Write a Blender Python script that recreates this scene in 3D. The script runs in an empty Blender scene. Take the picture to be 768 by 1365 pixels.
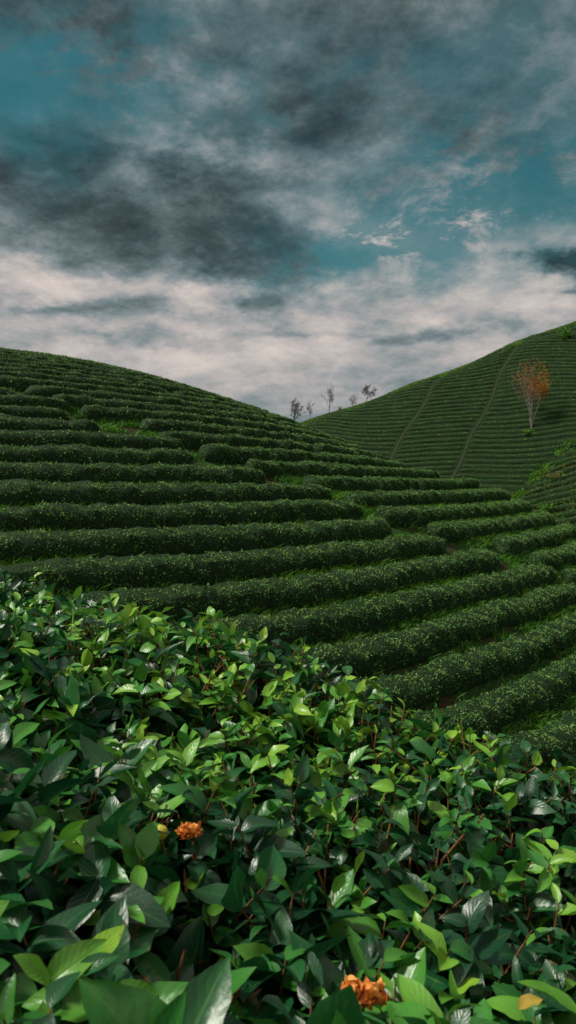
import bpy, math, random
import numpy as np
from mathutils import Vector
rng = np.random.default_rng(7)
random.seed(7)
EYE = 1.6
C = bpy.context.scene.collection
R = math.radians

# ------------------------------------------------------------------ helpers
def build(name, V, F, mats, mi=None, smooth=False, tint=None, uv=None, parent=None, loc=(0, 0, 0)):
    V = np.asarray(V, dtype=np.float32).reshape(-1, 3); F = np.asarray(F, dtype=np.int32).reshape(-1, 4)
    me = bpy.data.meshes.new(name)
    me.vertices.add(len(V)); me.vertices.foreach_set('co', V.ravel())
    me.loops.add(F.size); me.loops.foreach_set('vertex_index', F.ravel())
    me.polygons.add(len(F)); me.polygons.foreach_set('loop_start', np.arange(0, F.size, 4, dtype=np.int32))
    for m in mats: me.materials.append(m)
    if mi is not None: me.polygons.foreach_set('material_index', np.asarray(mi, dtype=np.int32))
    if smooth is True: smooth = np.ones(len(F), bool)
    if smooth is not False: me.polygons.foreach_set('use_smooth', np.asarray(smooth, dtype=bool))
    if tint is not None:
        a = me.attributes.new('tint', 'FLOAT', 'POINT'); a.data.foreach_set('value', np.asarray(tint, dtype=np.float32).ravel())
    if uv is not None:
        for k, nm in enumerate(('lu', 'lv')):
            a = me.attributes.new(nm, 'FLOAT', 'POINT'); a.data.foreach_set('value', np.ascontiguousarray(uv[:, k], dtype=np.float32))
    me.update(calc_edges=True)
    o = bpy.data.objects.new(name, me); C.objects.link(o); o.location = loc
    if parent: o.parent = parent
    return o
def empty(name, loc):
    o = bpy.data.objects.new(name, None); C.objects.link(o); o.location = loc; o.empty_display_size = .3
    return o
def tag(o, label=None, cat=None, group=None, kind=None):
    if label: o['label'] = label
    if cat: o['category'] = cat
    if group: o['group'] = group
    if kind: o['kind'] = kind
    return o
def nrm(a): return a / np.maximum(np.linalg.norm(a, axis=-1, keepdims=True), 1e-9)
ONES = ['', 'first', 'second', 'third', 'fourth', 'fifth', 'sixth', 'seventh', 'eighth', 'ninth', 'tenth', 'eleventh', 'twelfth', 'thirteenth',
        'fourteenth', 'fifteenth', 'sixteenth', 'seventeenth', 'eighteenth', 'nineteenth']
def ordinal(n):
    if n < 20: return ONES[n]
    t = n // 10; u = n % 10
    if u == 0: return ['', '', 'twentieth', 'thirtieth', 'fortieth', 'fiftieth', 'sixtieth'][t]
    return ['', '', 'twenty', 'thirty', 'forty', 'fifty', 'sixty'][t] + '-' + ONES[u]

# ------------------------------------------------------------------ terrain
CX, CY, K = -40., 75., .0049
def wob(th, r):
    k = np.clip((r - 49)/11, 0, 1); k = k*k*(3 - 2*k)
    dg = np.degrees(th)
    drift = (.046*np.clip(dg + 58, -12, 45) + .0026*np.clip(dg + 40, 0, 30)**2)*k
    return .42*np.sin(7*th + .09*r) + .13*np.sin(13*th + 1.3 - .06*r) + .04*np.sin(31*th + .2*r) - drift
def smax(a, b, k):
    h = np.maximum(k - np.abs(a - b), 0)/k
    return np.maximum(a, b) + h*h*k/4
def smin(a, b, k): return -smax(-a, -b, k)
def Hn(x, y):
    th = np.arctan2(y - CY, x - CX); r = np.hypot(x - CX, y - CY)
    rp = r + wob(th, r)
    return 14 - K*rp*rp - 1.9*np.exp(-(rp/26)**2)
def Hf(x, y):
    base = 14.1 + .375*(x - 3) + .4*np.sin(x*.13 + 1) + .25*np.sin(x*.31)
    front = base - .6*(150 - y) + .3*np.sin(x*.11 + y*.07) + .14*np.sin(y*.16 - x*.05)
    back = base - .35*(y - 150)
    return smin(smin(front, back, 7.), 62. + 0*x, 10.)
def Hc(x, y):
    d = .595*x + .804*y - 1.6
    return -1.5 - .7*np.logaddexp(0, d/.5)*.5
def H(x, y):
    x = np.asarray(x, float); y = np.asarray(y, float)
    fl = -15 + .4*np.sin(x*.07)*np.sin(y*.05)
    z = smax(Hn(x, y), Hf(x, y), 3.)
    z = smax(z, Hc(x, y), 1.)
    return smax(z, fl, 4.) + EYE
def axis(lo, hi, step, far):
    a = list(np.arange(lo, hi + 1e-6, step)); s = step; b = []
    v = a[-1]
    while v < far: s *= 1.25; v += s; b.append(v)
    s = step; c = []; v = a[0]
    while v > -far: s *= 1.25; v -= s; c.append(v)
    return np.array(c[::-1] + a + b)
xs = axis(-45, 80, .7, 4000); ys = axis(-4, 165, .7, 4000)
X, Y = np.meshgrid(xs, ys)
Zg = H(X, Y)
idx = np.arange(X.size).reshape(X.shape)
Fg = np.stack([idx[:-1, :-1], idx[:-1, 1:], idx[1:, 1:], idx[1:, :-1]], -1).reshape(-1, 4)

# ------------------------------------------------------------------ materials
class NT:
    def __init__(s, tree): s.t = tree
    def n(s, kind, **kw):
        nd = s.t.nodes.new(kind)
        for k, v in kw.items(): setattr(nd, k, v)
        return nd
    def put(s, sock, v):
        if isinstance(v, bpy.types.NodeSocket): s.t.links.new(v, sock)
        else: sock.default_value = v
    def m(s, op, a, b=None, c=None, clamp=False):
        nd = s.n('ShaderNodeMath', operation=op, use_clamp=clamp)
        for i, v in enumerate((a, b, c)):
            if v is not None: s.put(nd.inputs[i], v)
        return nd.outputs[0]
    def vm(s, op, a, b=None, c=None):
        nd = s.n('ShaderNodeVectorMath', operation=op)
        for i, v in enumerate((a, b, c)):
            if v is not None: s.put(nd.inputs[i], v)
        return nd.outputs['Value'] if op in ('DOT_PRODUCT', 'LENGTH') else nd.outputs[0]
    def noise(s, vec, scale, detail=4, rough=.55, dist=0):
        nd = s.n('ShaderNodeTexNoise')
        if vec is not None: s.put(nd.inputs['Vector'], vec)
        nd.inputs['Scale'].default_value = scale; nd.inputs['Detail'].default_value = detail
        nd.inputs['Roughness'].default_value = rough; nd.inputs['Distortion'].default_value = dist
        return nd
    def ramp(s, fac, stops, interp='LINEAR'):
        nd = s.n('ShaderNodeValToRGB'); cr = nd.color_ramp; cr.interpolation = interp
        while len(cr.elements) < len(stops): cr.elements.new(.5)
        for e, (p, c) in zip(cr.elements, stops):
            e.position = p; e.color = (c[0], c[1], c[2], 1)
        s.put(nd.inputs[0], fac)
        return nd.outputs[0]
    def mix(s, fac, a, b, blend='MIX'):
        nd = s.n('ShaderNodeMix', data_type='RGBA', blend_type=blend)
        s.put(nd.inputs[0], fac)
        for i, v in ((6, a), (7, b)):
            if not isinstance(v, bpy.types.NodeSocket) and len(v) == 3: v = (*v, 1)
            s.put(nd.inputs[i], v)
        return nd.outputs[2]
def newmat(name):
    m = bpy.data.materials.new(name); m.use_nodes = True
    t = m.node_tree; t.nodes.clear()
    return m, NT(t)
def finish(N, col, rough=.6, spec=.5, transl=0., bump=None, bstr=.3, bdist=.02, tcol=None):
    p = N.n('ShaderNodeBsdfPrincipled'); out = N.n('ShaderNodeOutputMaterial')
    N.put(p.inputs['Base Color'], col); N.put(p.inputs['Roughness'], rough)
    p.inputs['Specular IOR Level'].default_value = spec
    if bump is not None:
        b = N.n('ShaderNodeBump'); b.inputs['Strength'].default_value = bstr; b.inputs['Distance'].default_value = bdist
        N.put(b.inputs['Height'], bump); N.t.links.new(b.outputs[0], p.inputs['Normal'])
    s = p.outputs[0]
    if transl > 0:
        tr = N.n('ShaderNodeBsdfTranslucent'); N.put(tr.inputs[0], tcol if tcol is not None else col)
        mx = N.n('ShaderNodeMixShader'); mx.inputs[0].default_value = transl
        N.t.links.new(s, mx.inputs[1]); N.t.links.new(tr.outputs[0], mx.inputs[2]); s = mx.outputs[0]
    N.t.links.new(s, out.inputs[0])
def attr(N, nm): return N.n('ShaderNodeAttribute', attribute_name=nm).outputs['Fac']
def pos(N): return N.n('ShaderNodeNewGeometry').outputs['Position']

def leaf_material(name, stops, rough, transl, veins=False, spec=.5):
    m, N = newmat(name)
    t = attr(N, 'tint')
    col = N.ramp(t, stops)
    bump = None
    if veins:
        u = attr(N, 'lu'); v = attr(N, 'lv')          # u along 0..1, v across -1..1
        av = N.m('ABSOLUTE', v)
        rib = N.m('SUBTRACT', 1., N.m('MULTIPLY', av, 9.), clamp=True)
        ph = N.m('SUBTRACT', N.m('MULTIPLY', u, 8.), N.m('MULTIPLY', av, 2.4))
        tri = N.m('ABSOLUTE', N.m('SUBTRACT', N.m('FRACT', ph), .5))
        side = N.m('SUBTRACT', 1., N.m('MULTIPLY', tri, 8.), clamp=True)
        vein = N.m('MAXIMUM', rib, N.m('MULTIPLY', side, .45))
        col = N.mix(N.m('MULTIPLY', vein, .42), col, N.mix(.55, col, (.17, .38, .06), 'MIX'))
        ns = N.noise(pos(N), 42, 4, .65)
        col = N.mix(N.m('MULTIPLY', ns.outputs[0], .8), col, N.mix(.72, col, (.004, .030, .014)))
        col = N.mix(N.m('MULTIPLY', N.m('SUBTRACT', 1., u), .3), col, N.mix(.6, col, (.004, .03, .012)))
        bl = N.m('MULTIPLY', N.m('SUBTRACT', N.m('ADD', N.noise(pos(N), 34, 4, .65).outputs[0], N.m('MULTIPLY', N.m('POWER', av, 6.), .07)), .655, clamp=True), 8., clamp=True)
        col = N.mix(bl, col, (.14, .075, .025))
        bump = N.m('SUBTRACT', N.m('ADD', N.m('MULTIPLY', tri, .6), N.m('MULTIPLY', ns.outputs[0], 1.8)), rib)
        rough = N.m('MULTIPLY_ADD', ns.outputs[0], .25, rough - .12)
    finish(N, col, rough, spec, transl, bump, .18, .003)
    return m
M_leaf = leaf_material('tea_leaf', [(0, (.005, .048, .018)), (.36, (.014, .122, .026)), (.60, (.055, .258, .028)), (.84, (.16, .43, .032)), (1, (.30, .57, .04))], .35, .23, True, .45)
M_yleaf = leaf_material('yellow_tea_leaf', [(0, (.45, .30, .03)), (1, (.55, .40, .05))], .45, .2, True)
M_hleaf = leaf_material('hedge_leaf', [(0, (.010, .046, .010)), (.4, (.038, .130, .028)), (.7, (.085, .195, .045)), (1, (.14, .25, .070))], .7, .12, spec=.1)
M_fleaf = leaf_material('far_hedge_leaf', [(0, (.011, .060, .009)), (.5, (.052, .175, .020)), (1, (.20, .35, .036))], .7, .12, spec=.12)
M_grass = leaf_material('wild_grass', [(0, (.02, .09, .010)), (.5, (.06, .19, .018)), (.9, (.15, .34, .028)), (1, (.24, .24, .06))], .6, .3, spec=.2)
M_orange = leaf_material('autumn_leaf', [(0, (.14, .060, .014)), (.6, (.34, .145, .022)), (1, (.48, .25, .04))], .7, .3, spec=.1)
M_yshrub = leaf_material('yellowing_shrub_leaf', [(0, (.05, .06, .014)), (.6, (.17, .16, .028)), (1, (.30, .25, .045))], .6, .2, spec=.2)
M_petal = leaf_material('withered_petal', [(0, (.22, .055, .014)), (.45, (.66, .20, .030)), (1, (.88, .44, .12))], .7, .3, spec=.15)

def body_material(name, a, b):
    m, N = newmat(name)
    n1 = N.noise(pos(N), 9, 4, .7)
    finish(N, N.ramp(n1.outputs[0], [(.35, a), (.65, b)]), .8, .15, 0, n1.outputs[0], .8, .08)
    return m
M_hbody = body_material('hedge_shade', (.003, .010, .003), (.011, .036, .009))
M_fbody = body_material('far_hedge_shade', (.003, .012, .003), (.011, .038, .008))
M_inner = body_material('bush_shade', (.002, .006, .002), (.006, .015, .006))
def ground_material():
    m, N = newmat('hillside_soil')
    P_ = pos(N)
    n1 = N.noise(P_, .45, 4, .6); n2 = N.noise(P_, 4, 4, .7)
    g = N.ramp(n2.outputs[0], [(.3, (.005, .020, .004)), (.55, (.018, .056, .008)), (.75, (.05, .115, .014))])
    s = N.ramp(n2.outputs[0], [(.3, (.009, .008, .004)), (.7, (.048, .034, .017))])
    col = N.mix(N.ramp(n1.outputs[0], [(.46, (0, 0, 0)), (.62, (1, 1, 1))]), g, s)
    sx = N.n('ShaderNodeSeparateXYZ'); N.put(sx.inputs[0], P_)          # far slope's earth darkened, shade between its rows put into the colour
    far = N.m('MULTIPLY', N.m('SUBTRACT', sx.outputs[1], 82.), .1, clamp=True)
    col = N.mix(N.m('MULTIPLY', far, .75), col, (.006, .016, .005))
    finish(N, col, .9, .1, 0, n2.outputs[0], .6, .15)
    return m
M_ground = ground_material()
def simple(name, a, b, sc, rough=.8):
    m, N = newmat(name)
    n = N.noise(pos(N), sc, 4, .65)
    finish(N, N.ramp(n.outputs[0], [(.35, a), (.65, b)]), rough, .2, 0, n.outputs[0], .4, .01)
    return m
M_path = simple('trodden_earth', (.006, .014, .004), (.014, .026, .008), 1.5)
M_bark = simple('pale_bark', (.15, .135, .12), (.31, .28, .25), 3)
M_dbark = simple('dark_bark', (.04, .04, .04), (.085, .082, .078), 3)
M_twig = simple('tea_twig', (.06, .030, .012), (.22, .105, .04), 60)
M_fruit = simple('tea_fruit_skin', (.28, .29, .03), (.44, .38, .05), 60, .4)

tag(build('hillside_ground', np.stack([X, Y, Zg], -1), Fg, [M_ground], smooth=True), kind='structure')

# ------------------------------------------------------------------ hedges
PROF = np.array([(-1.0, 0), (-1.1, .3), (-1.06, .68), (-.86, .95), (-.30, 1.0), (.30, 1.0), (.86, .95), (1.06, .68), (1.1, .3), (1.0, 0)])
def smooth1(a, k):
    ker = np.hanning(k + 2)[1:-1]; ker /= ker.sum()
    return np.apply_along_axis(lambda v: np.convolve(np.pad(v, (k, k), mode='edge'), ker, 'same')[k:-k], 0, a)
def resample(P, step):
    d = np.r_[0, np.cumsum(np.hypot(*np.diff(P, axis=0).T))]
    n = max(6, int(d[-1]/step))
    t = np.linspace(0, d[-1], n)
    return np.stack([np.interp(t, d, P[:, 0]), np.interp(t, d, P[:, 1])], 1), d[-1]
def hedge(name, P, w, h, step, dens, lsize, mats, amp=.03, tshift=0., sprigs=0., lumpy=1.):
    P, Ltot = resample(np.asarray(P, float), step)
    n = len(P); m = len(PROF)
    T = nrm(np.gradient(P, axis=0)); N2 = np.stack([T[:, 1], -T[:, 0]], 1)
    sarc = np.linspace(0, Ltot, n)
    endd = np.minimum(sarc, Ltot - sarc)
    e = np.sqrt(np.clip(1 - (1 - np.clip(endd/.8, 0, 1))**2, .06, 1))
    lump = 1 + lumpy*(smooth1(rng.normal(0, 1, (n, 2)), max(3, int(2.6/step)))*.12 + smooth1(rng.normal(0, 1, (n, 2)), max(2, int(.6/step)))*.05)
    lump2 = lumpy*smooth1(rng.normal(0, 1, (n, 1)), max(3, int(5/step)))[:, 0]*.22
    hw = w/2*e*lump[:, 0]; hh = h*e*lump[:, 1]
    off = PROF[None, :, 0]*hw[:, None] + lump2[:, None]
    x = P[:, None, 0] + N2[:, None, 0]*off; y = P[:, None, 1] + N2[:, None, 1]*off
    zc = H(P[:, 0], P[:, 1]); zg = H(x, y)
    hf = PROF[None, :, 1]
    z = zg*(1 - .45*hf) + zc[:, None]*.45*hf + hf*hh[:, None]
    ns = rng.normal(0, amp, (n, m))
    ns = ns*.6 + smooth1(ns, 3)*1.2
    pn = nrm(np.stack([PROF[:, 0], (PROF[:, 1] - .35)*1.4], 1))
    x = x + N2[:, None, 0]*pn[None, :, 0]*ns; y = y + N2[:, None, 1]*pn[None, :, 0]*ns; z = z + pn[None, :, 1]*ns*(hf > 0)
    z[:, 0] = zg[:, 0] - .12; z[:, -1] = zg[:, -1] - .12
    G = np.stack([x, y, z], -1)
    ii = np.arange(n*m).reshape(n, m)
    F = np.stack([ii[:-1, :-1], ii[1:, :-1], ii[1:, 1:], ii[:-1, 1:]], -1).reshape(-1, 4)
    caps = []
    for row in (ii[0], ii[-1]):
        for a in range(m//2 - 1): caps.append((row[a], row[a+1], row[m-2-a], row[m-1-a]))
    F = np.concatenate([F, np.array(caps, dtype=int)])
    V = G.reshape(-1, 3); tint = np.zeros(len(V)); mi = np.zeros(len(F), int); sm = np.ones(len(F), bool)
    per = 2.1*h + w
    cnt = int(dens*per*Ltot)
    if cnt > 0:
        seglen = np.hypot(np.diff(PROF[:, 0])*w/2, np.diff(PROF[:, 1])*h); pr = seglen/seglen.sum()
        j = rng.choice(m-1, cnt, p=pr); fi = rng.random(cnt)*(n-1.001); i = fi.astype(int); fi -= i; fj = rng.random(cnt)
        A = G[i, j]*(1-fi)[:, None] + G[i+1, j]*fi[:, None]; B = G[i, j+1]*(1-fi)[:, None] + G[i+1, j+1]*fi[:, None]
        Q = A*(1-fj)[:, None] + B*fj[:, None]
        pm = pn[j]*(1-fj)[:, None] + pn[j+1]*fj[:, None]
        nor = nrm(np.concatenate([N2[i]*pm[:, :1], pm[:, 1:]], 1))
        view = nrm(np.array([0, 0, EYE]) - Q)
        keep = (nor*view).sum(1) > -.35
        Q = Q[keep]; nor = nor[keep]; cnt = len(Q)
        d = nrm(nor*.55 + rng.normal(0, .6, (cnt, 3)) + np.array([0, 0, .25]))
        s = nrm(np.cross(d, nrm(nor + rng.normal(0, .45, (cnt, 3)))))
        L = (lsize*rng.uniform(.6, 1.4, cnt))[:, None]
        # leafy clumps: neighbouring leaves share a push outwards and a shade
        cl = np.sin(Q[:, 0]*9 + 2*np.sin(Q[:, 2]*7)) * np.sin(Q[:, 1]*8.3 + 2*np.sin(Q[:, 0]*5)) + .6*np.sin(Q[:, 0]*3.1 + Q[:, 1]*2.3 + 4*Q[:, 2])
        out = rng.uniform(-.06, .03, cnt) + .03*cl*lumpy + sprigs*(rng.random(cnt) < .12)*rng.uniform(.02, .10, cnt)*(nor[:, 2] > .2)
        Q = Q + nor*out[:, None]
        up = nrm(np.cross(s, d))
        v0 = Q - d*L*.4; v1 = Q + s*L*.28 + up*L*.07; v2 = Q + d*L*.6; v3 = Q - s*L*.28 + up*L*.07
        LV = np.stack([v0, v1, v2, v3], 1).reshape(-1, 3)
        tt = np.clip(rng.beta(2.6, 3.2, cnt) + .58*(nor[:, 2] - .36) + .15*cl + tshift, 0, 1)  # tops tinted lighter and sides darker, light from above painted into the leaves
        LF = np.arange(cnt*4).reshape(-1, 4) + len(V)
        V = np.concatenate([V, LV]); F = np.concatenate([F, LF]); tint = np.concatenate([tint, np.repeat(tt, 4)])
        mi = np.concatenate([mi, np.ones(cnt, int)]); sm = np.concatenate([sm, np.zeros(cnt, bool)])
    c = P[n//2]; loc = np.array([c[0], c[1], float(H(c[0], c[1]))])
    return build(name, V - loc, F, mats, mi, sm, tint, loc=tuple(loc))

def px_of(x, y, z):       # where a world point falls in the photograph (768 x 1365), used only to skip rows out of sight
    return 384 + 993*x/y, 650 - 993*(z - EYE)/y

rows_r = [75.5]
while rows_r[-1] > 14:
    r0 = rows_r[-1]; rows_r.append(r0 - (1.62 if r0 > 52 else max(1.44, 1.62 - (52 - r0)*.016)))
rows_r = np.array(rows_r)
def arc(rr, a0, a1):
    th = np.radians(np.arange(a0, a1, .25))
    r = rr - wob(th, rr)
    for _ in range(4): r = .5*r + .5*(rr - wob(th, r))
    return np.stack([CX + r*np.cos(th), CY + r*np.sin(th)], 1)
def clip_vis(P, test, margin):
    ok = test(P)
    if not ok.any(): return None
    i0, i1 = np.where(ok)[0][[0, -1]]
    return P[max(0, i0 - margin): i1 + 1 + margin]
def near_test(P):
    z = H(P[:, 0], P[:, 1]) + .8
    px, py = px_of(P[:, 0], np.maximum(P[:, 1], .5), z)
    dist = np.hypot(P[:, 0], P[:, 1])
    edge = 755 + (px)*.35
    return (P[:, 1] > 5) & (px > -20) & (px < 790) & (dist < 67.) & (py < edge)
def theta_break(r): return -45.6 + (r - 50.4)*1.19
segs_left, segs_right = [], []
for q in range(len(rows_r) - 1):
    rr = rows_r[q]; dr = rr - rows_r[q+1]
    tb = theta_break(rr)
    P = arc(rr, -95, tb + rng.uniform(-2.2, 1.6)); P = clip_vis(P, near_test, 4)
    if P is not None and len(P) > 8: segs_left.append((rr, P))
    r2 = rr - dr*.5
    P = arc(r2, theta_break(r2) + 1.2 + rng.uniform(-1.9, 1.2), 30); P = clip_vis(P, near_test, 4)
    if P is not None and len(P) > 8:
        if 34 < rr < 60 and q % 3 == 1 and len(P) > 50:      # some of the rows are broken once more
            k = int(len(P)*rng.uniform(.3, .65))
            segs_right.append((r2, P[:k-1])); segs_right.append((r2 - .01, P[k+1:]))
        else: segs_right.append((r2, P))
def near_params(rr):
    if rr > 50: return dict(step=.22, dens=330, lsize=.088, amp=.04, w=.92, h=.68)
    f = np.clip((rr - 25)/25, 0, 1)
    return dict(step=.36, dens=140, lsize=.11, amp=.022 + .018*f, w=.74 + .18*f, h=.54 + .14*f, lumpy=.4 + .5*f, tshift=.03)
for lst, side in ((segs_left, 'left'), (segs_right, 'right')):
    lst.sort(key=lambda s: s[0])
    for k, (rr, P) in enumerate(lst):
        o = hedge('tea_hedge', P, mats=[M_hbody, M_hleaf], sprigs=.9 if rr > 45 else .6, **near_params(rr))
        tag(o, '%s tea hedge down the near hill, %s of the diagonal break in the rows' % (ordinal(k+1), side), 'tea hedge', 'tea hedges along the near hill')

# ------------------------------------------------------------------ far hill rows
g = np.array([.535, .845]); c = np.array([.845, -.535])
def far_pt(s, t): return np.stack([s*c[0] + t*g[0], s*c[1] + t*g[1]], -1)
def near_sky(px):          # height of the near hill's outline
    return np.interp(px, [0, 230, 400, 500, 600, 700, 768, 900], [460, 508, 569, 610, 660, 715, 758, 860])
def far_test(P):
    z = H(P[:, 0], P[:, 1]) + .5
    px, py = px_of(P[:, 0], P[:, 1], z)
    return (px > 390) & (px < 790) & (py < near_sky(px) + 2) & (P[:, 1] < 151.5) & (P[:, 1] > 60)
def patch_s(t): return -26.5 + (t - 114)*.5
panels = {'A': [], 'B': [], 'C': [], 'U': []}
t = 97.
while t < 168:
    wv = .3*np.sin(t*.4)
    if t < 149.8:
        for nm, s0, s1 in (('A', -80, -53.35 + wv), ('B', -52.65 + wv, -40.95 + wv), ('C', -40.25 + wv, 0.)):
            if nm == 'C' and t < 117: s1 = min(s1, patch_s(t) - .6)
            if s1 <= s0 + 1: continue
            s = np.arange(s0, s1, .4)
            tilt = {'A': -.05*(s + 53), 'B': .045*(s + 47), 'C': -.03*(s + 40)}[nm]          # each plot is planted at its own slant
            P = far_pt(s, t + tilt + .3*np.sin(s*.13 + t*.05) + .08*np.sin(s*.41 + t*.3) + rng.normal(0, .07) + (.5 if nm == 'B' else 0))
            P = clip_vis(P, far_test, 3)
            if P is not None and len(P) > 8: panels[nm].append((t, P))
    elif t > 151.3:
        P = far_pt(np.arange(-75, 0, .4), 0*np.arange(-75, 0, .4) + t)
        P = clip_vis(P, far_test, 3)
        if P is not None and len(P) > 8: panels['U'].append((t, P))
    t += 1.14
desc = {'A': "%s fine tea row from the top in the far hill's leftmost strip",
        'B': "%s fine tea row from the top in the far hill's strip between footpaths",
        'C': "%s fine tea row from the top in the far hill's wide right strip",
        'U': "%s fine tea row from the ridge at the far hill's top right"}
for nm, lst in panels.items():
    lst.sort(key=lambda a: -a[0])
    for k, (t, P) in enumerate(lst):
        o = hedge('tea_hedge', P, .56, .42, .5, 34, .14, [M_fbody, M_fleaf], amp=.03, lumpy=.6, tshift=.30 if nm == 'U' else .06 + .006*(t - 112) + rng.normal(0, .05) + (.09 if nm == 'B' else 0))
        tag(o, desc[nm] % ordinal(k+1), 'tea hedge', 'tea hedges on the far hill')
for k in range(12):        # small side slope at the lower right with its own curved rows
    t0 = 115 - k*1.35
    s = np.arange(patch_s(t0) + .9, 2, .4)
    P = far_pt(s, t0 + (s - s[0])*.40 - .012*(s - s[0])**2)
    P = clip_vis(P, far_test, 2)
    if P is None or len(P) < 8: continue
    o = hedge('tea_hedge', P, .75, .5, .5, 34, .16, [M_fbody, M_fleaf if k % 3 == 1 else M_yshrub], amp=.05, tshift=.22)
    tag(o, '%s curved row from the top on the small brownish slope at the right edge' % ordinal(k+1), 'tea hedge', 'rows on the small side slope')
def strip(name, pts, w):
    P, L = resample(np.asarray(pts, float), .7)
    T = nrm(np.gradient(P, axis=0)); N2 = np.stack([T[:, 1], -T[:, 0]], 1)
    offs = np.array([-.5, 0, .5])*w
    q = P[:, None, :] + N2[:, None, :]*offs[None, :, None]
    z = H(q[..., 0], q[..., 1]) + .08
    V = np.concatenate([q, z[..., None]], -1); n = len(P); ii = np.arange(n*3).reshape(n, 3)
    F = np.stack([ii[:-1, :-1], ii[:-1, 1:], ii[1:, 1:], ii[1:, :-1]], -1).reshape(-1, 4)
    return tag(build(name, V, F, [M_path], smooth=True), kind='structure')
tt = np.arange(100, 150, 1.)
strip('path', far_pt(-53 + .3*np.sin(tt*.4), tt), .45)
strip('path', far_pt(-40.6 + .3*np.sin(tt*.4), tt), .45)
ss = np.arange(-72, 0, 1.)
strip('path', far_pt(ss, 150.5 + .2*np.sin(ss*.2)), .8)

# ------------------------------------------------------------------ wild grass between the rows
def blades(P, hgt, wid, tint):
    n = len(P); a = rng.uniform(0, 2*np.pi, n)
    s = np.stack([np.cos(a), np.sin(a), 0*a], 1); lean = np.stack([rng.normal(0, .45, n), rng.normal(0, .45, n), np.ones(n)], 1)
    h = (hgt*rng.uniform(.5, 1.4, n))[:, None]; w = (wid*rng.uniform(.6, 1.3, n))[:, None]
    b = P - np.array([0, 0, .03])
    mid = b + lean*h*.55; bend = np.stack([lean[:, 0]*.8, lean[:, 1]*.8, 0*a], 1)
    V = np.stack([b, mid + s*w, b + lean*h + bend*h, mid - s*w], 1).reshape(-1, 3)
    return V, np.arange(n*4).reshape(-1, 4), np.repeat(tint, 4)
def patchy(x, y): return np.sin(x*.55 + 1.7*np.sin(y*.31)) + np.sin(y*.6 + 1.4*np.sin(x*.27 + 1)) + .7*np.sin(x*1.7 + y*1.3)
N0 = 560000
yy = np.sqrt(rng.uniform(13**2, 62**2, N0)); xx = rng.uniform(-.45, .45, N0)*yy
rr = np.hypot(xx - CX, yy - CY); th = np.degrees(np.arctan2(yy - CY, xx - CX))
rp = rr + wob(np.radians(th), rr)
tb = theta_break(rp)
ridx = np.interp(rp, rows_r[::-1], np.arange(len(rows_r))[::-1].astype(float)) + np.where(th < tb + .4, 0, -.5)
ph = ridx % 1.
gap = np.abs(ph - .5) < .23
onbreak = (np.abs(th - tb - .5) < .7) & (rp > 48)
pch = patchy(xx, yy)
crest = np.hypot((xx + 17.8)/3.2, (yy - 58.2)/2.2) < 1
keep = (((gap & (pch + rng.normal(0, .8, N0) > .1)) | (onbreak & (pch + rng.normal(0, .7, N0) > 1.0))) & (rr < 78)) | (crest & (rng.random(N0) < .5))
xx, yy, pch, crest = xx[keep], yy[keep], pch[keep], crest[keep]
P = np.stack([xx, yy, H(xx, yy)], 1)
V1, F1, t1 = blades(P, np.where(crest, .45, .27), .035, np.where(crest, rng.uniform(.88, 1., len(P)), np.clip(rng.beta(2, 2, len(P))*.8 + .12*pch, 0, 1)))
N1 = 50000
s = rng.uniform(-45, 5, N1); t = rng.uniform(92, 118, N1)
w = s - patch_s(t)
keep = (np.abs(w) < .6 + .6*np.sin(t*1.3)) | ((t < 101) & (rng.random(N1) < .4)) | ((w > 1.) & (rng.random(N1) < .18))
q = far_pt(s[keep], t[keep]); P = np.stack([q[:, 0], q[:, 1], H(q[:, 0], q[:, 1])], 1)
V2, F2, t2 = blades(P, .5, .09, np.clip(rng.beta(2.4, 1.6, len(P)), 0, 1))
N3 = 26000          # yellower grass along the far ridge
x3 = rng.uniform(2, 66, N3); y3 = 149.2 + rng.normal(0, 1.3, N3)
P = np.stack([x3, y3, H(x3, y3)], 1); P = P[(np.sin(x3*.6) + np.sin(x3*.23 + 1) + rng.normal(0, .6, N3)) > .1]
V3, F3, t3 = blades(P, .42, .08, rng.uniform(.55, 1., len(P)))
tag(build('wild_grass', np.concatenate([V1, V2, V3]), np.concatenate([F1, F2 + len(V1), F3 + len(V1) + len(V2)]), [M_grass], tint=np.concatenate([t1, t2, t3])),
    'bright green grass and weeds growing in the gaps between the tea hedges', 'grass', kind='stuff')

# ------------------------------------------------------------------ trees
def tubes(segs, k=5):
    Vs, Fs = [], []; b = 0
    ang = np.linspace(0, 2*np.pi, k, endpoint=False)
    for p0, p1, r0, r1 in segs:
        d = p1 - p0; L = np.linalg.norm(d)
        if L < 1e-6: continue
        d = d/L; ref = np.array([0, 0, 1.]) if abs(d[2]) < .9 else np.array([1., 0, 0])
        u = np.cross(d, ref); u /= np.linalg.norm(u); v = np.cross(d, u)
        ring = np.cos(ang)[:, None]*u + np.sin(ang)[:, None]*v
        Vs.append(p0 + ring*r0); Vs.append(p1 + d*r1*.5 + ring*r1)
        for i in range(k):
            j = (i+1) % k; Fs.append((b+i, b+j, b+k+j, b+k+i))
        b += 2*k
    return np.concatenate(Vs), np.array(Fs)
def leafcards(P, size, tint):
    n = len(P); d = nrm(rng.normal(0, 1, (n, 3))); s = nrm(np.cross(d, rng.normal(0, 1, (n, 3))))
    L = (size*rng.uniform(.6, 1.4, n))[:, None]
    V = np.stack([P - d*L*.5, P + s*L*.33, P + d*L*.5, P - s*L*.33], 1).reshape(-1, 3)
    return V, np.arange(n*4).reshape(-1, 4), np.repeat(tint, 4)
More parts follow.
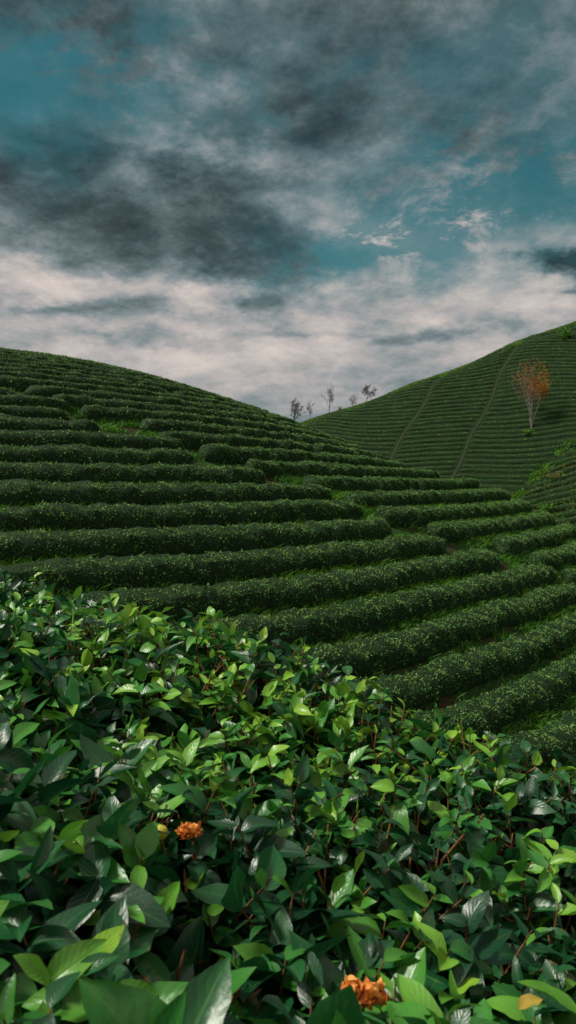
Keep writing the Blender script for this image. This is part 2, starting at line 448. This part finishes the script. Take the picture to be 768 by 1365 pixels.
def tree(name, x, y, height, stems, spread, levels, label, bark, leafmat=None, nleaf=0, leafside=None, group=None, fine=.012, lsize=.2, lean=(.10, .22), first=1, trunkfrac=.62, cat='tree', thick=1., jit=.22, twigbark=None):
    z = float(H(x, y)); root = empty(name, (x, y, z - .05)); tag(root, label, cat, group)
    trunk, crown, tips = [], [], []
    def grow(p, d, L, r, lev):
        n = 5 if lev == 0 else 4
        for i in range(n):
            d = d + rng.normal(0, .11, 3); d[2] += .05; d = d/np.linalg.norm(d)
            q = p + d*L/n; r1 = r*.87
            (trunk if lev <= 1 else crown).append((p, q, r, r1)); p, r = q, r1
            if lev < levels and i >= (first if lev == 0 else 1):
                for _ in range(2 if lev else 3):
                    a = rng.normal(0, 1, 3); a -= d*a.dot(d); a /= np.linalg.norm(a)
                    dd = d + a*rng.uniform(.5, 1.0)*spread; dd /= np.linalg.norm(dd)
                    grow(p, dd, L*rng.uniform(.30, .60), max(r*.5, fine), lev + 1)
        tips.append(p)
    trunk.append((np.array([0, 0, -.15]), np.array([0, 0, .22]), height*.03*thick, height*.024*thick))
    for k in range(stems):
        a = 2*np.pi*k/stems + rng.uniform(-.4, .4); le = .05 if stems == 1 else rng.uniform(*lean)
        d = np.array([math.cos(a)*le, math.sin(a)*le, 1.]); d /= np.linalg.norm(d)
        o_ = .06*(stems > 1)
        grow(np.array([math.cos(a)*o_, math.sin(a)*o_, .05]), d, height*trunkfrac*rng.uniform(.7, 1.08), height*.016*thick if stems > 1 else height*.022*thick, 0)
    V, F = tubes(trunk, 6); build('trunk', V, F, [bark], smooth=True, parent=root)
    V, F = tubes(crown, 3); mats = [twigbark or bark]; mi = np.zeros(len(F), int); tn = np.zeros(len(V))
    if nleaf:
        T = np.array(tips)
        wgt = np.clip(leafside(T), 0.0001, None) if leafside is not None else np.ones(len(T))
        P = T[rng.choice(len(T), nleaf, p=wgt/wgt.sum())] + rng.normal(0, jit, (nleaf, 3))
        V2, F2, t2 = leafcards(P, lsize, rng.beta(2, 2, nleaf))
        F = np.concatenate([F, F2 + len(V)]); V = np.concatenate([V, V2]); mi = np.r_[mi, np.ones(len(F2), int)]; tn = np.r_[tn, t2]; mats.append(leafmat)
    build('crown', V, F, mats, mi, tint=tn, parent=root)
    return root
def ridge_y(px):          # ridge position seen from the garden
    ysr = np.arange(138, 158, .25); xr = (px - 384)/993*ysr
    return ysr[np.argmax((H(xr, ysr) - EYE)/ysr)]
def on_ridge(px): y = ridge_y(px); return (px - 384)/993*y, y
M_btwig = simple('brown_twig', (.13, .11, .085), (.24, .205, .16), 3)
tree('autumn_tree', 39.2, 120.2, 8.8, 6, .58, 2, 'tall pale stemmed tree with orange leaves standing alone on the far hill', M_bark, M_orange, 1900,
     leafside=lambda T: (1/(1 + np.exp(-(T[:, 0] - .2)*1.6)) + .10)*(T[:, 2] > 2.8)*(.25 + (np.sin(T[:, 0]*2.3 + T[:, 2]*1.7) > -.2)), fine=.014, lsize=.22, lean=(.03, .20), first=2, trunkfrac=.76, thick=.6, jit=.34, twigbark=M_btwig)
for px, hh, lab, sp_, lm, nl, tf, lv in ((391, 8.2, 'bare round crowned tree in the dip where the two hills meet', 1.15, None, 0, .62, 4),
                                (413, 4.0, 'small thin bare tree just right of the dip between the hills', .8, None, 0, .66, 3),
                                (438, 4.8, 'slim upright bare tree on the far ridge, third from the dip', .7, None, 0, .7, 3),
                                (469, 2.8, 'low bushy tree with rusty leaves on the far ridge', 1., M_orange, 80, .58, 3),
                                (486, 4.6, 'wide topped bare tree at the right end of the ridge trees', 1.5, M_yshrub, 40, .56, 4)):
    x, y = on_ridge(px)
    tree('ridge_tree', x, y - .5, hh, 1, sp_, lv, lab, M_dbark, lm, nl, group='trees along the far ridge', fine=.013, lsize=.2, first=1, trunkfrac=tf, thick=.85)
def shrub(name, x, y, rad, hgt, n, mat, label, lsize=.16):
    z = float(H(x, y)); root = empty(name, (x, y, z)); tag(root, label, 'shrub')
    segs = []
    for k in range(14):
        a = rng.uniform(0, 6.28); d = np.array([math.cos(a)*rad*.7, math.sin(a)*rad*.7, hgt*.75])*rng.uniform(.6, 1)
        segs.append((np.zeros(3), d*.5 + rng.normal(0, .05, 3), .03, .02)); segs.append((segs[-1][1], d, .02, .01))
    V, F = tubes(segs, 5); build('stems', V, F, [M_dbark], parent=root)
    cen = rng.normal(0, .45, (16, 3))*np.array([rad, rad, hgt*.4]) + np.array([0, 0, hgt*.5])
    P = cen[rng.integers(0, 16, n)] + rng.normal(0, .2, (n, 3))*np.array([rad*.8, rad*.8, hgt*.7]); P[:, 2] = np.abs(P[:, 2])
    V, F, t = leafcards(P, lsize, rng.beta(2, 2, n)); build('foliage', V, F, [mat], tint=t, parent=root)
    return root
x, y = on_ridge(453); shrub('wild_shrub', x, y - .3, .4, 1.1, 220, M_orange, 'tiny rusty shrub between bare trees on the far ridge', .16)
shrub('wild_shrub', 52.5, 141.5, 1.3, 2.2, 900, M_fleaf, 'dark green shrub high on the far slope near the right edge', .22)
shrub('wild_shrub', 38.3, 119.2, 1.0, 1.0, 500, M_fleaf, 'low dark shrub at the foot of the lone autumn tree', .2)
shrub('wild_shrub', 35.2, 101.5, 1.3, 1.4, 700, M_fleaf, 'rough green shrub in the valley at the foot of the far hill', .2)
shrub('wild_shrub', 38.2, 107.0, .9, 1.1, 500, M_yshrub, 'olive brown shrub at the top of the small slope at the right edge', .18)

# ------------------------------------------------------------------ foreground tea bush
A2 = np.array([.804, -.595]); I2 = np.array([-.595, -.804]); O2 = np.array([0, 2.0])
def bush_xy(s, e): return O2 + s[..., None]*A2 + e[..., None]*I2
def bush_top(x, y, s, e):
    z = -.475 - .176*x + .007*y
    z = z + .035*np.sin(3.3*s + 1.0 + 1.2*np.sin(2.1*e)) + .03*np.sin(5.1*e + 1.7*s) + .02*np.sin(9*s + 4*e)
    z = z - .22*np.clip(1 - (e + .02)/.30, 0, 1.3)**2 - .25*np.clip((e - 1.3)/.25, 0, 1.2)**2
    return z + EYE
base_z = float(H(-.2, 1.2))
bush = empty('tea_bush', (-.2, 1.2, base_z)); tag(bush, 'big leafy tea bush with glossy green leaves filling the foreground', 'tea bush')
BL = np.array([-.2, 1.2, base_z])
sg = np.linspace(-2.7, 2.3, 90); eg = np.linspace(.0, 1.5, 26)
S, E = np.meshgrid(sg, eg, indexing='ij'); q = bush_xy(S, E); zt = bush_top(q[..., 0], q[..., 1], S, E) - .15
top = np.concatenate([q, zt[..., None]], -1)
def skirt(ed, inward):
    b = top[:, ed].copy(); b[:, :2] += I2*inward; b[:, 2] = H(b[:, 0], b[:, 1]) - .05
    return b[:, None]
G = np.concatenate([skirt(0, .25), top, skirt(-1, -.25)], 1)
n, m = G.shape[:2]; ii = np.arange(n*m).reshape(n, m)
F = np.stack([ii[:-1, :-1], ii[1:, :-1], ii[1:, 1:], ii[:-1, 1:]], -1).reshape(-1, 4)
build('inner_shade_hull', G.reshape(-1, 3) - BL, F, [M_inner], smooth=True, parent=bush)  # dark hull below the leaves, coloured so the gaps read as shade

def leaf_mesh(base, d, nrmv, L, W, curl, fold, tint, nu=9):
    """many leaves at once: base point, axis, upper side, length, half width, curl, fold"""
    n = len(base); d = nrm(d); s = nrm(np.cross(d, nrmv)); u = np.cross(s, d)
    tt = np.linspace(0, 1, nu); vv = np.array([-1, -.5, 0, .5, 1])
    wp = np.sin(np.pi*tt**.88)**.76*(1.08 - .12*tt); wp[0] = .06; wp[-1] = .01
    wp = wp[None, :]*(1 + rng.normal(0, .05, (n, nu)))          # slightly uneven, toothed outline
    ph = rng.uniform(0, 6.28, n)[:, None, None]; wa = rng.uniform(0, .24, n)[:, None, None]
    T_ = tt[None, :, None]; Vv = vv[None, None, :]; w = wp[:, :, None]*W[:, None, None]
    lat = Vv*w
    ln = L[:, None, None]*T_*(1 - .12*np.abs(curl)[:, None, None]*T_)
    up = -curl[:, None, None]*L[:, None, None]*T_**2 + fold[:, None, None]*np.abs(Vv)**1.5*w + wa*w*np.abs(Vv)*np.sin(9*T_ + ph + 2*Vv)
    ben = rng.normal(0, .12, n)[:, None, None]*L[:, None, None]*T_**2
    P = base[:, None, None, :] + ln[..., None]*d[:, None, None, :] + (lat + ben)[..., None]*s[:, None, None, :] + up[..., None]*u[:, None, None, :]
    P = P.reshape(-1, 3)
    ii = np.arange(n*nu*5).reshape(n, nu, 5)
    F = np.stack([ii[:, :-1, :-1], ii[:, :-1, 1:], ii[:, 1:, 1:], ii[:, 1:, :-1]], -1).reshape(-1, 4)
    uv = np.stack([np.broadcast_to(T_, (n, nu, 5)).ravel(), np.broadcast_to(Vv, (n, nu, 5)).ravel()], 1)
    return P, F, np.repeat(tint, nu*5), uv
NS = 8400
s = rng.uniform(-2.3, 1.55, NS); e = -.06 + 1.5*rng.random(NS)**1.10
q = bush_xy(s, e); z = bush_top(q[:, 0], q[:, 1], s, e)
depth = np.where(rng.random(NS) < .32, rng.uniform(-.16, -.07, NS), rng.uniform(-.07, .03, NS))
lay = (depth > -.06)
p = np.stack([q[:, 0], q[:, 1], z + depth - .04], 1)
axis_ = np.stack([rng.normal(0, .45, NS), rng.normal(0, .45, NS), np.ones(NS)], 1)
edge = np.clip(1 - (e + .06)/.3, 0, 1)
axis_[:, :2] += -I2*(edge*.9)[:, None]
axis_ = nrm(axis_)
bases, dirs, nors, Ls, Ws, cu, fo, ti, stems = [], [], [], [], [], [], [], [], []
vig = np.clip(.46 + .34*np.sin(2.6*q[:, 0] + 1.3*np.sin(3.1*q[:, 1])) * np.sin(2.9*q[:, 1] + .6) + rng.normal(0, .25, NS), 0, 1)
FL = dict(b1=(-.125, .935), b2=(.067, .678), fr=(-.157, .905), yl=(.222, .70))
flowers = np.array(list(FL.values()))
cdist = np.linalg.norm(p - np.array([0, 0, EYE]), axis=1)
for k in range(NS):
    if cdist[k] < .58: continue
    dfl = q[k] - flowers          # nothing tall grows just in front of the blossoms
    if np.any((np.hypot(dfl[:, 0], dfl[:, 1]) < .020) | ((np.abs(dfl[:, 0]) < .022) & (dfl[:, 1] < 0) & (dfl[:, 1] > -.035))): continue
    nearf = np.clip((e[k] - .1)/1.1, 0, 1)
    a = axis_[k]; nl = int(rng.integers(5, 9)); Ls_ = rng.uniform(.06, .11)
    ref = np.array([1., 0, 0]); u = np.cross(a, ref); u /= np.linalg.norm(u); v = np.cross(a, u)
    phi = rng.uniform(0, 6.28); tip = p[k] + a*Ls_*.72
    stems.append((p[k] - a*.07, p[k] + a*Ls_*.35, .0018, .0014)); stems.append((p[k] + a*Ls_*.35, tip, .0014, .0009))
    young = lay[k] and vig[k] > .48
    large = rng.random() < .04 + .16*(nearf > .55)
    big = rng.uniform(.66, 1.05) * (1.5 if large else 1) * (.78 + .36*nearf**1.5)
    for i in range(nl):
        f = i/(nl - 1); phi += 2.4 + rng.normal(0, .35)
        el = R(rng.normal(0 + (48 - 12*nearf)*f**1.9, 20))
        r_ = math.cos(phi)*u + math.sin(phi)*v
        d = r_*math.cos(el) + a*math.sin(el); nn = -r_*math.sin(el) + a*math.cos(el) + rng.normal(0, .28, 3)
        L = (.078 - .038*f**1.4)*rng.uniform(.72, 1.28)*big
        bases.append(p[k] + a*Ls_*.72*f); dirs.append(d); nors.append(nn); Ls.append(L); Ws.append(L*rng.uniform(.20, .30))
        cu.append(rng.normal(.30, .26)); fo.append(rng.uniform(.05, .65))
        ti.append(np.clip((.11 + (.62 - .20*nearf)*f**1.1*young + .38*vig[k]*lay[k]) - .13*nearf - .12*large + rng.normal(0, .14), 0, 1))  # tint drops nearer the camera: older leaves plus painted-in shade
bases = np.array(bases); dirs = np.array(dirs); nors = np.array(nors); Ls = np.array(Ls); Ws = np.array(Ws)
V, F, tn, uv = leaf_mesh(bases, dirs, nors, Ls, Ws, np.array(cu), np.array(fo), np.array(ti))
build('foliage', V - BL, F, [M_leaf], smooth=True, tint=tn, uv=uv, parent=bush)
for k in range(1200):
    s1 = np.array(rng.uniform(-2.5, 1.6)); e1 = np.array(rng.uniform(0, 1.45)); qq = bush_xy(s1, e1)
    b = np.array([qq[0], qq[1], float(bush_top(qq[0], qq[1], s1, e1)) - .11]); d = nrm(np.array([rng.normal(0, .9), rng.normal(0, .9), 1.]))
    m1 = b + d*.085; d2 = nrm(d + rng.normal(0, .5, 3))
    stems.append((b, m1, .0034, .0026)); stems.append((m1, m1 + d2*.055, .0026, .0015)); stems.append((m1, m1 + nrm(d + rng.normal(0, .7, 3))*.05, .002, .0012))
V, F = tubes(stems, 5); build('twigs', V - BL, F, [M_twig], smooth=True, parent=bush)
# withered orange blossoms, a round fruit and a yellowed leaf among the leaves
def above(x, y, dz):
    dlt = np.array([x, y]) - O2; s = np.array(dlt.dot(A2)); e = np.array(dlt.dot(I2))
    return np.array([x, y, float(bush_top(np.array(x), np.array(y), s, e)) + dz])
def blossom(xy, dz, size, wide, label):
    cpt = above(xy[0], xy[1], dz); n = 120
    dr_ = nrm(rng.normal(0, 1, (n, 3)))
    blob_ = np.array([[0, 0, 0], [.20, .05, -.05], [-.26*wide, .06, -.02], [.04, -.10, .10], [-.48*(wide - 1) - .1, .02, .02]])[rng.integers(0, 5, n)]*size
    ctr = blob_ + dr_*rng.uniform(.12, .27, (n, 1))*size
    tang = nrm(np.cross(dr_, rng.normal(0, 1, (n, 3))) + dr_*rng.uniform(-.1, .15, (n, 1)))
    V, F, t, uv = leaf_mesh(cpt + ctr - tang*size*.10, tang, nrm(dr_ + rng.normal(0, .25, (n, 3))), size*.22*rng.uniform(.7, 1.2, n), size*.14*rng.uniform(.7, 1.2, n),
                            rng.normal(.5, .5, n), rng.uniform(-1.2, 1.0, n), np.clip(rng.beta(1.5, 1.4, n) + .15*dr_[:, 2], 0, 1))
    o = build('withered_blossom', V - cpt, F, [M_petal], smooth=True, tint=t, uv=uv, parent=bush, loc=tuple(cpt - BL)); o['label'] = label
    st, sf = tubes([(np.zeros(3), np.array([.0, .035, -.03]), .002, .002), (np.array([.0, .035, -.03]), np.array([0, .05, -.10]), .002, .003)], 5)
    build('stalk', st, sf, [M_twig], parent=o)
blossom(FL['b1'], .036, .033, 1., 'crumpled orange blossom beside the round yellow fruit')
blossom((.074, .684), .052, .040, 1.5, 'larger crumpled orange blossom at the bottom')
def fruit(xy, dz, r, label):
    cpt = above(xy[0], xy[1], dz); nu, nv = 12, 10
    al = np.linspace(0, np.pi, nv); be = np.linspace(0, 2*np.pi, nu, endpoint=False)
    rad = r*np.sin(al)*(1 + .06*np.cos(3*be)[:, None]); rad = rad.T
    V = np.stack([rad*np.cos(be), rad*np.sin(be), np.broadcast_to((r*.95*np.cos(al) + .12*r*np.exp(-al**2*8))[:, None], (nv, nu))], -1)
    ii = np.arange(nv*nu).reshape(nv, nu); F = np.stack([ii[:-1], np.roll(ii[:-1], -1, 1), np.roll(ii[1:], -1, 1), ii[1:]], -1).reshape(-1, 4)
    o = build('tea_fruit', V.reshape(-1, 3), F, [M_fruit], smooth=True, parent=bush, loc=tuple(cpt - BL)); o['label'] = label
    st, sf = tubes([(np.array([0, r*.3, -r*.7]), np.array([.003, .02, -.04]), .0016, .0016), (np.array([.003, .02, -.04]), np.array([.0, .04, -.10]), .0016, .002)], 5)
    build('stalk', st, sf, [M_twig], parent=o)
fruit(FL['fr'], .036, .0092, 'round yellow green fruit left of the orange blossom')
cpt = above(*FL['yl'], .045)
V, F, t, uv = leaf_mesh(np.zeros((1, 3)), np.array([[.8, .45, .25]]), np.array([[-.2, -.25, .9]]), np.array([.028]), np.array([.0075]), np.array([.15]), np.array([.5]), np.array([.6]))
o = build('yellowed_leaf', V, F, [M_yleaf], smooth=True, tint=t, uv=uv, parent=bush, loc=tuple(cpt - BL)); o['label'] = 'yellowed leaf at the lower right of the bush'

# ------------------------------------------------------------------ sky
def lin(r_, g_, b_): return tuple(((v/255)/12.92 if v/255 <= .04045 else ((v/255 + .055)/1.055)**2.4) for v in (r_, g_, b_))
SUN_EL, SUN_AZ = 54., -92.          # degrees; azimuth from straight ahead, minus = to the left
w = bpy.data.worlds.new('World'); bpy.context.scene.world = w; w.use_nodes = True
w.cycles.sampling_method = 'MANUAL'; w.cycles.sample_map_resolution = 256
w.node_tree.nodes.clear(); N = NT(w.node_tree)
tc = N.n('ShaderNodeTexCoord'); sp = N.n('ShaderNodeSeparateXYZ'); N.put(sp.inputs[0], tc.outputs['Generated'])
dx, dy, dz = sp.outputs
den = N.m('ADD', N.m('MAXIMUM', dz, 0.), .30)
cb = N.n('ShaderNodeCombineXYZ'); N.put(cb.inputs[0], N.m('DIVIDE', dx, den)); N.put(cb.inputs[1], N.m('DIVIDE', dy, den)); cb.inputs[2].default_value = 3.3
PV = cb.outputs[0]
az = N.m('MULTIPLY', N.m('ARCTAN2', dx, dy), 57.2958); el = N.m('MULTIPLY', N.m('ARCSINE', dz), 57.2958)
ae = N.n('ShaderNodeCombineXYZ'); N.put(ae.inputs[0], az); N.put(ae.inputs[1], el)
wn = N.noise(PV, 3.4, 6, .62)
hi = N.m('MULTIPLY_ADD', N.m('DIVIDE', el, 24., clamp=True), .70, .30)
wv_ = N.n('ShaderNodeCombineXYZ'); N.put(wv_.inputs[0], N.m('MULTIPLY', hi, 26.)); N.put(wv_.inputs[1], N.m('MULTIPLY', N.m('MULTIPLY', hi, hi), 13.))
AE = N.vm('MULTIPLY_ADD', N.vm('SUBTRACT', wn.outputs['Color'], (.5, .5, .5)), wv_.outputs[0], ae.outputs[0])
sp2 = N.n('ShaderNodeSeparateXYZ'); N.put(sp2.inputs[0], AE); elw = sp2.outputs[1]
AE2 = N.vm('MULTIPLY', AE, (1., 1., 0.))
def blob(px, py, rx, ry, amp):
    a = math.degrees(math.atan((px - 384)/993)); e_ = math.degrees(math.atan((650 - py)/993*math.cos(R(a))))
    ra = rx/993*57.3; re = ry/993*57.3*.9
    v = N.vm('MULTIPLY_ADD', AE2, (1/ra, 1/re, 0), (-a/ra, -e_/re, 0))
    return N.m('MULTIPLY', N.m('POWER', 2.718, N.m('MULTIPLY', N.vm('DOT_PRODUCT', v, v), -1.)), amp)
def total(lst):
    acc = None
    for b_ in lst:
        o_ = blob(*b_); acc = o_ if acc is None else N.m('ADD', acc, o_)
    return acc
V0 = N.ramp(N.m('DIVIDE', elw, 90., clamp=True), [(0, (.48,)*3), (5/90, (.53,)*3), (8.5/90, (.60,)*3), (12/90, (.65,)*3), (14.2/90, (.64,)*3), (17/90, (.55,)*3), (23/90, (.49,)*3), (28/90, (.47,)*3), (36/90, (.42,)*3), (58/90, (.82,)*3)])
lum = total([(120, 270, 250, 62, -.25), (330, 320, 120, 36, -.18), (350, 392, 48, 17, -.28), (70, 408, 120, 12, -.19), (190, 456, 120, 12, -.15), (550, 446, 75, 13, -.27),
              (760, 358, 46, 14, -.50), (762, 388, 34, 7, -.36), (400, 160, 190, 55, -.12), (40, 60, 130, 60, -.12), (390, 445, 70, 9, -.14),
              (110, 375, 150, 24, .13), (290, 375, 110, 26, .12), (450, 290, 90, 40, .15), (640, 400, 170, 45, .07), (260, 205, 130, 20, .14), (200, 470, 280, 40, .10), (560, 310, 120, 26, .13), (120, 140, 130, 30, .11)])
f1 = N.noise(PV, 2.4, 8, .62, .35).outputs[0]; f2 = N.noise(PV, 9.5, 6, .68).outputs[0]
det = N.m('ADD', N.m('MULTIPLY', N.m('SUBTRACT', f1, .5), 1.05), N.m('MULTIPLY', N.m('SUBTRACT', f2, .5), .68))
val = N.m('ADD', N.m('ADD', V0, lum), N.m('MULTIPLY', det, hi))
back = N.m('MULTIPLY', N.m('SUBTRACT', .15, dy, clamp=True), .5)       # unseen sky behind the camera brightened, added to fill the scene with light
val = N.m('ADD', val, back)
ccol = N.ramp(val, [(.14, lin(44, 56, 59)), (.28, lin(66, 80, 83)), (.42, lin(96, 113, 116)), (.55, lin(136, 146, 149)), (.66, lin(178, 174, 173)), (.82, lin(218, 206, 198))])
teal = total([(690, 240, 175, 95, 1.3), (450, 335, 130, 36, .95), (160, 110, 200, 75, .92), (20, 150, 90, 70, .8), (620, 60, 160, 50, .55), (580, 300, 130, 45, .75)])
f3 = N.noise(PV, 5.6, 7, .72, .5).outputs[0]
tm = N.m('MULTIPLY', teal, N.m('MULTIPLY_ADD', N.m('SUBTRACT', .54, f3), 7., .48, clamp=True), clamp=True)
tm = N.m('MULTIPLY', tm, .82)
sky = N.n('ShaderNodeTexSky', sky_type='NISHITA', sun_disc=False, sun_elevation=R(SUN_EL), sun_rotation=R(SUN_AZ))
tint_ = N.mix(1., sky.outputs[0], (.20, .74, .56), 'MULTIPLY')
b1 = N.n('ShaderNodeBackground'); N.put(b1.inputs[0], tint_); b1.inputs[1].default_value = .088
b2 = N.n('ShaderNodeBackground'); N.put(b2.inputs[0], ccol); b2.inputs[1].default_value = 1.
mx = N.n('ShaderNodeMixShader'); N.put(mx.inputs[0], tm)
N.t.links.new(b2.outputs[0], mx.inputs[1]); N.t.links.new(b1.outputs[0], mx.inputs[2])
wo = N.n('ShaderNodeOutputWorld'); N.t.links.new(mx.outputs[0], wo.inputs[0])

sl = bpy.data.lights.new('sun', 'SUN'); sl.energy = 4.7; sl.angle = R(10); sl.color = (1, .95, .84)
so = bpy.data.objects.new('sun', sl); C.objects.link(so); so.location = (-20, 20, 60)
dv = Vector((math.sin(R(SUN_AZ))*math.cos(R(SUN_EL)), math.cos(R(SUN_AZ))*math.cos(R(SUN_EL)), math.sin(R(SUN_EL))))
so.rotation_euler = dv.to_track_quat('Z', 'Y').to_euler()

# ------------------------------------------------------------------ camera
cam = bpy.data.cameras.new('camera'); co = bpy.data.objects.new('camera', cam); C.objects.link(co)
cam.sensor_fit = 'VERTICAL'; cam.sensor_height = 36; cam.sensor_width = 20.25; cam.lens = 993/1365*36
cam.clip_start = .05; cam.clip_end = 10000
co.location = (0, 0, EYE); co.rotation_euler = (R(90 - 1.85), 0, 0)
cam.dof.use_dof = True; cam.dof.focus_distance = 2.6; cam.dof.aperture_fstop = 11
bpy.context.scene.camera = co
sc = bpy.context.scene
sc.view_settings.view_transform = 'Standard'; sc.view_settings.look = 'None'; sc.view_settings.exposure = 0
print('near', len(segs_left), len(segs_right), 'far', {k: len(v) for k, v in panels.items()})
